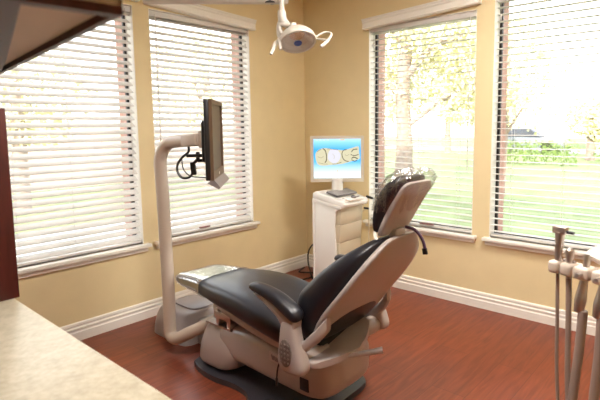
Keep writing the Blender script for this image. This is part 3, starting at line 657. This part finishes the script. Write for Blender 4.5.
def tool(label, base, drop, topz, kind, hose_r, mat_h=HOSE, sway=.0):
    """tool dropped into the holder with its hose looping back to the post"""
    nm = {'syringe':'air_water_syringe','small':'saliva_ejector_valve','valve':'suction_valve'}[kind]
    t = thing(nm, label, 'dental tool', base, 0, 'dental tools in the holder')
    b = Vector(base)
    if kind == 'syringe':
        M().tube([b+Vector((0,0,-.035)),b+Vector((0,0,.03)),b+Vector((.002,0,.075)),b+Vector((.003,0,.092))], [.009,.011,.014,.016], 12).done('body', STEEL, t)
        M().obox(b+Vector((.003,0,.098)), u, wv, (0,0,1), .021, .012, .011, .004).done('head', STEEL, t)
        M().tube([b+Vector((.003,0,.095))-u*.022, b+Vector((.003,0,.095))+u*.042], .005, 8).done('buttons', BLACK, t)
    elif kind == 'small':
        M().tube([b+Vector((0,0,-.03)),b+Vector((0,0,.03)),b+Vector((0,0,.055)),b+Vector((0,0,.062))], [.009,.012,.013,.006], 12).done('body', STEEL, t)
        M().tube([b+Vector((0,0,.022))-u*.018, b+Vector((0,0,.022))+u*.018], .005, 8).done('lever', STEEL, t)
    else:
        M().tube([b+Vector((.004,0,.055)),b+Vector((.003,0,.02)),b+Vector((.0,0,-.02)),b+Vector((-.004,0,-.05)),b+Vector((-.008,0,-.085)),b+Vector((-.012,0,-.12))], [.008,.010,.011,.013,.0165,.013], 14, 3).done('body', STEEL, t)
        M().tube([b+Vector((.004,0,.0))-u*.0-wv*.03, b+Vector((.004,0,.0))-u*.0-wv*.05], .006, 8).done('thumb_lever', STEEL, t)
    z = drop
    pts = [b+Vector((0,0,z)), b+Vector((sway*.3,0,z-.12)), b+Vector((sway,-.004,z-.34)), b+Vector((sway*1.3+.02,-.01,z-.52)), Vector((b.x+.10,b.y-.03,.24)), Vector((b.x+(3.22-b.x)*.6,b.y-.05,.20)), Vector((3.205,-2.06,.40))]
    M().tube(pts, hose_r, 10, 6).done('hose', mat_h, t)
    return t
tool('steel air water syringe with black buttons, first in the holder', B0+u*.020+Vector((0,0,.012)), -.03, 0, 'syringe', .0055, sway=.012)
tool('short steel saliva valve beside the tall syringe in the holder', B0+u*.056, -.03, 0, 'small', .0085, sway=.012)
tool('grey suction valve on a thick hose, third in the holder', B0+u*.103, -.115, 0, 'valve', .0135, sway=-.018)
tool('grey suction valve on a thick hose, nearest the white dish', B0+u*.158, -.115, 0, 'valve', .0135, sway=-.012)

# ------------------------------------------------------------------ outdoors
GZ = -.25
struct(M().box((-40,-30,GZ-.2),(40,60,GZ)).done('ground', GRASS, smooth=False))
struct(M().box((-5.2,-8,GZ-.1),(-.23,3.2,GZ+.015)).done('patio', mat('concrete_pale',(.62,.60,.57),.9), smooth=False))
struct(M().box((-40,26,GZ),(40,31,GZ+.02)).done('street', ASPH, smooth=False))
def leaves(m, c, r, n, size, seed):
    rd = random.Random(seed)
    for _ in range(n):
        while True:
            p = Vector((rd.uniform(-1,1), rd.uniform(-1,1), rd.uniform(-1,1)))
            if p.length < 1: break
        p = Vector(c)+Vector((p.x*r[0], p.y*r[1], p.z*r[2]))
        a = Vector((rd.gauss(0,1), rd.gauss(0,1), rd.gauss(0,1))).normalized(); b = a.orthogonal().normalized(); s_ = size*rd.uniform(.6,1.4)
        q = [p-a*s_, p+b*s_*.45, p+a*s_, p-b*s_*.45]
        m.b.faces.new([m.b.verts.new(x) for x in q])
def tree(name, label, loc, trunk, branches, clumps, n, size, lm, seed):
    t = thing(name, label, 'tree', loc, 0, 'trees on the lawn')
    L = Vector(loc)
    tk = M(); tk.tube([L+Vector(p[:3]) for p in trunk], [p[3] for p in trunk], 10, 3)
    for br in branches: tk.tube([L+Vector(p[:3]) for p in br], [p[3] for p in br], 8, 3)
    tk.done('trunk', BARK, t)
    f = M()
    for i, (c, r, k) in enumerate(clumps): leaves(f, L+Vector(c), r, int(n*k), size, seed+i)
    f.done('foliage', lm, t, smooth=False)
    return t
tree('pine_tree', 'broad leafy tree close outside the window behind the headrest', (-2.1,5.2,GZ),
     [(0,0,-.05,.24),(.05,0,1.2,.17),(.0,0,2.6,.14),(.15,.1,4.2,.10),(.2,.1,6.,.05)],
     [[(0,0,2.2,.09),(-.9,.1,2.9,.07),(-1.9,.2,3.2,.04)],[(.05,0,2.6,.08),(.8,-.1,3.2,.06),(1.7,0,3.3,.04)],[(.1,0,3.2,.07),(-.7,.3,4.,.05)],[(.05,0,1.6,.06),(.9,.2,2.2,.04),(1.5,.3,2.3,.03)]],
     [((-1.2,.2,3.2),(1.2,1.1,.8),1),((1.1,.1,3.4),(1.1,1.,.8),1),((.1,.1,4.6),(1.6,1.3,1.3),1.5),((-.6,.3,2.3),(1.0,.9,.6),.7),((1.2,.4,2.2),(.7,.8,.6),.6),((-1.6,.4,1.7),(.6,.6,.6),.5),((-1.9,.5,2.4),(.8,.9,.9),.7),((1.9,.3,2.7),(.9,.9,1.0),.8),((.5,.8,3.0),(1.2,.8,.9),.9)], 1500, .065, LEAF2, 10)
tree('thin_tree', 'thin pale tree outside the window above the tool holder', (-.9,7.6,GZ),
     [(0,0,-.05,.10),(.05,0,1.5,.07),(.1,0,3.2,.04)], [[(.05,0,1.4,.04),(.6,0,2.3,.02)],[(.06,0,1.8,.04),(-.5,.1,2.7,.02)]],
     [((.2,0,2.9),(1.1,.9,.9),1),((.7,0,2.0),(.7,.7,.6),.5),((-.3,.1,1.9),(.5,.5,.5),.3)], 650, .05, LEAF2, 40)
tree('garden_tree', 'round leafy tree outside the window behind the black monitor', (-8.,4.6,GZ),
     [(0,0,-.05,.2),(.05,0,1.6,.15),(0,0,3.2,.08)], [[(0,0,1.6,.08),(-.6,.5,2.6,.04)],[(0,0,1.8,.08),(.5,-.7,2.8,.04)]],
     [((0,0,3.1),(1.5,1.7,1.2),1.4),((.1,-.8,2.2),(1.,1.,.7),.6)], 1000, .07, LEAF2, 60)
tree('young_tree', 'leafy tree outside the window nearest the wood cabinet', (-7.6,-.15,GZ),
     [(0,0,-.05,.16),(.05,0,1.6,.12),(0,0,3.0,.06)], [[(0,0,1.6,.07),(-.4,.5,2.4,.03)]],
     [((0,.3,2.5),(1.,1.3,1.0),1.2),((.1,.2,1.7),(.6,.9,.5),.5)], 800, .07, LEAF2, 80)
# far trees
for i, (x, y, s_) in enumerate(((-14,20,1.3),(-10.5,24,1.5),(-6.5,20,.9),(-1.9,21,.62))):
    tree('far_tree', ('leafy tree far across the lawn behind the broad tree', 'tall leafy tree beside the street, left of the pale house', 'small leafy tree in front of the pale house', 'short leafy tree in front of the porch of the pale house')[i], (x,y,GZ),
     [(0,0,-.05,.22),(0,0,2*s_,.15),(0,0,3.4*s_,.08)], [[(0,0,1.5*s_,.1),(.8*s_,0,2.4*s_,.05)]],
     [((0,0,3.2*s_),(1.9*s_,1.6*s_,1.5*s_),1.3),((.6*s_,0,2.2*s_),(1.1*s_,1.*s_,.8*s_),.6)], 700, .12, LEAF2, 100+i*5)
# hedges and house across the lawn
def hedge(label, x0, x1, y, hh, d, seed):
    m = M(); rd = random.Random(seed)
    k = int((x1-x0)/.35)
    for i in range(k):
        leaves(m, (x0+(i+.5)*(x1-x0)/k, y, GZ+hh*.5), (.36, d, hh*.55), 130, .07, seed+i)
    return tag(m.done('hedge', HEDGE, base=((x0+x1)/2,y,GZ), smooth=False), label, 'hedge', 'hedges across the lawn')
hedge('low green hedge at the far edge of the lawn beside the house', -4.6, -1.6, 17.2, 1.0, .5, 300)
hedge('low green hedge under the house window across the lawn', -1.2, 3.2, 19.2, 1.1, .5, 400)
hs = thing('house', 'pale stucco house with brown roof across the lawn', 'house', (1.5,33,GZ))
M().box((-4.5,32,GZ),(12,40,2.6)).done('walls', STUCCO, hs, smooth=False)
M().prism([(-5.3,2.5),(12.9,2.5),(10,4.6),(-2,4.6)], lambda p,q,t: (p,t,q), 31.2, 40.8).done('roof', STUCCO, hs, smooth=False)
M().box((-3.9,31.0,1.75),(-2.2,32,2.15)).box((-3.9,31.0,GZ),(-3.7,31.2,1.75)).done('porch', ROOFM, hs, smooth=False)
M().box((-2.6,31.94,.7),(-1.0,32,1.9)).done('house_window', GREYB, hs, smooth=False)
# parked car on the street
cr = thing('car', 'small grey parked car on the street beyond the lawn', 'car', (-6.6,26.8,GZ+.02))
M().prism([(-2.1,.25),(2.1,.25),(2.15,.6),(1.9,.8),(1.1,.88),(-1.4,.9),(-2.1,.82)], lambda p,q,t: (-6.6+p,26.8+t,GZ+.02+q), -.85, .85, .06).done('body', mat('car_grey',(.20,.22,.26),.3,coat=.5), cr)
M().prism([(-1.4,.88),(1.0,.88),(.35,1.4),(-.95,1.42)], lambda p,q,t: (-6.6+p,26.8+t,GZ+.02+q), -.75, .75, .05).done('cabin', mat('car_glass',(.06,.07,.09),.15), cr)
for dx in (-1.35, 1.35):
    for dy in (-.8, .8): M().lathe([(.32,-.1),(.33,0),(.32,.1)], (-6.6+dx,26.8+dy,GZ+.34), (0,1,0), 18).done('wheel', BLACK, cr)
# wooden fence outside the left windows
fe = thing('fence', 'pinkish board fence across the side yard outside the left windows', 'fence', (-10.5,0,GZ))
m = M()
for i in range(75): m.box((-10.53,-6+i*.2,GZ+.05),(-10.5,-6+i*.2+.19,GZ+1.75))
m.done('boards', FENCE, fe, smooth=False)
m = M(); m.box((-10.49,-6,GZ+.4),(-10.45,9,GZ+.5)).box((-10.49,-6,GZ+1.4),(-10.45,9,GZ+1.5)).done('rails', FENCE, fe, smooth=False)
for i in range(7): M().box((-10.62,-6+i*2.5-.05,GZ),(-10.53,-6+i*2.5+.05,GZ+1.85)).done('post', FENCE, fe, smooth=False)

# ------------------------------------------------------------------ light
wd = bpy.data.worlds.new('World'); S.world = wd; wd.use_nodes = True
nt = wd.node_tree; bg = nt.nodes['Background']
tc = nt.nodes.new('ShaderNodeTexCoord'); sp = nt.nodes.new('ShaderNodeSeparateXYZ'); rp = nt.nodes.new('ShaderNodeValToRGB')
nt.links.new(tc.outputs['Generated'], sp.inputs[0]); nt.links.new(sp.outputs[2], rp.inputs[0]); nt.links.new(rp.outputs[0], bg.inputs[0])
rp.color_ramp.elements[0].color = (1.,.97,.92,1); rp.color_ramp.elements[1].color = (.80,.90,1.,1); rp.color_ramp.elements[1].position = .8
bg.inputs[1].default_value = 4.5
sun = bpy.data.lights.new('sun', 'SUN'); sun.energy = 9.; sun.angle = D2R(2.); sun.color = (1.,.90,.74)
so = bpy.data.objects.new('sun', sun); COL.objects.link(so); so.location = (6,-12,8)
so.rotation_euler = Vector((-.33,.86,-.40)).to_track_quat('-Z','Y').to_euler()

# ------------------------------------------------------------------ camera
cam = bpy.data.cameras.new('camera'); co = bpy.data.objects.new('camera', cam); COL.objects.link(co)
cam.sensor_width = 36.; cam.lens = 484.12/600*36
cam.shift_x = -(332.21-300)/600; cam.shift_y = (177.44-200)/600
yaw, pit, rol = D2R(40.0419), D2R(6.0435), D2R(-.4543)
F = Vector((-math.sin(yaw), math.cos(yaw), 0)); R = Vector((math.cos(yaw), math.sin(yaw), 0)); U = Vector((0,0,1))
F2 = F*math.cos(pit)-U*math.sin(pit); U2 = F*math.sin(pit)+U*math.cos(pit)
R3 = R*math.cos(rol)+U2*math.sin(rol); U3 = -R*math.sin(rol)+U2*math.cos(rol)
mw = Matrix((R3, U3, -F2)).transposed().to_4x4(); mw.translation = (3.2852,-3.4982,1.4)
co.matrix_world = mw
cam.clip_start = .05; cam.clip_end = 200
cam.dof.use_dof = True; cam.dof.focus_distance = 2.7; cam.dof.aperture_fstop = 4.5
S.camera = co
S.view_settings.view_transform = 'Standard'; S.view_settings.look = 'None'; S.view_settings.gamma = 1.
S.view_settings.use_curve_mapping = False; S.view_settings.exposure = .07
S.cycles.use_denoising = True
S.cycles.max_bounces = 10; S.cycles.diffuse_bounces = 6; S.cycles.transparent_max_bounces = 24
S.cycles.sample_clamp_indirect = 8.
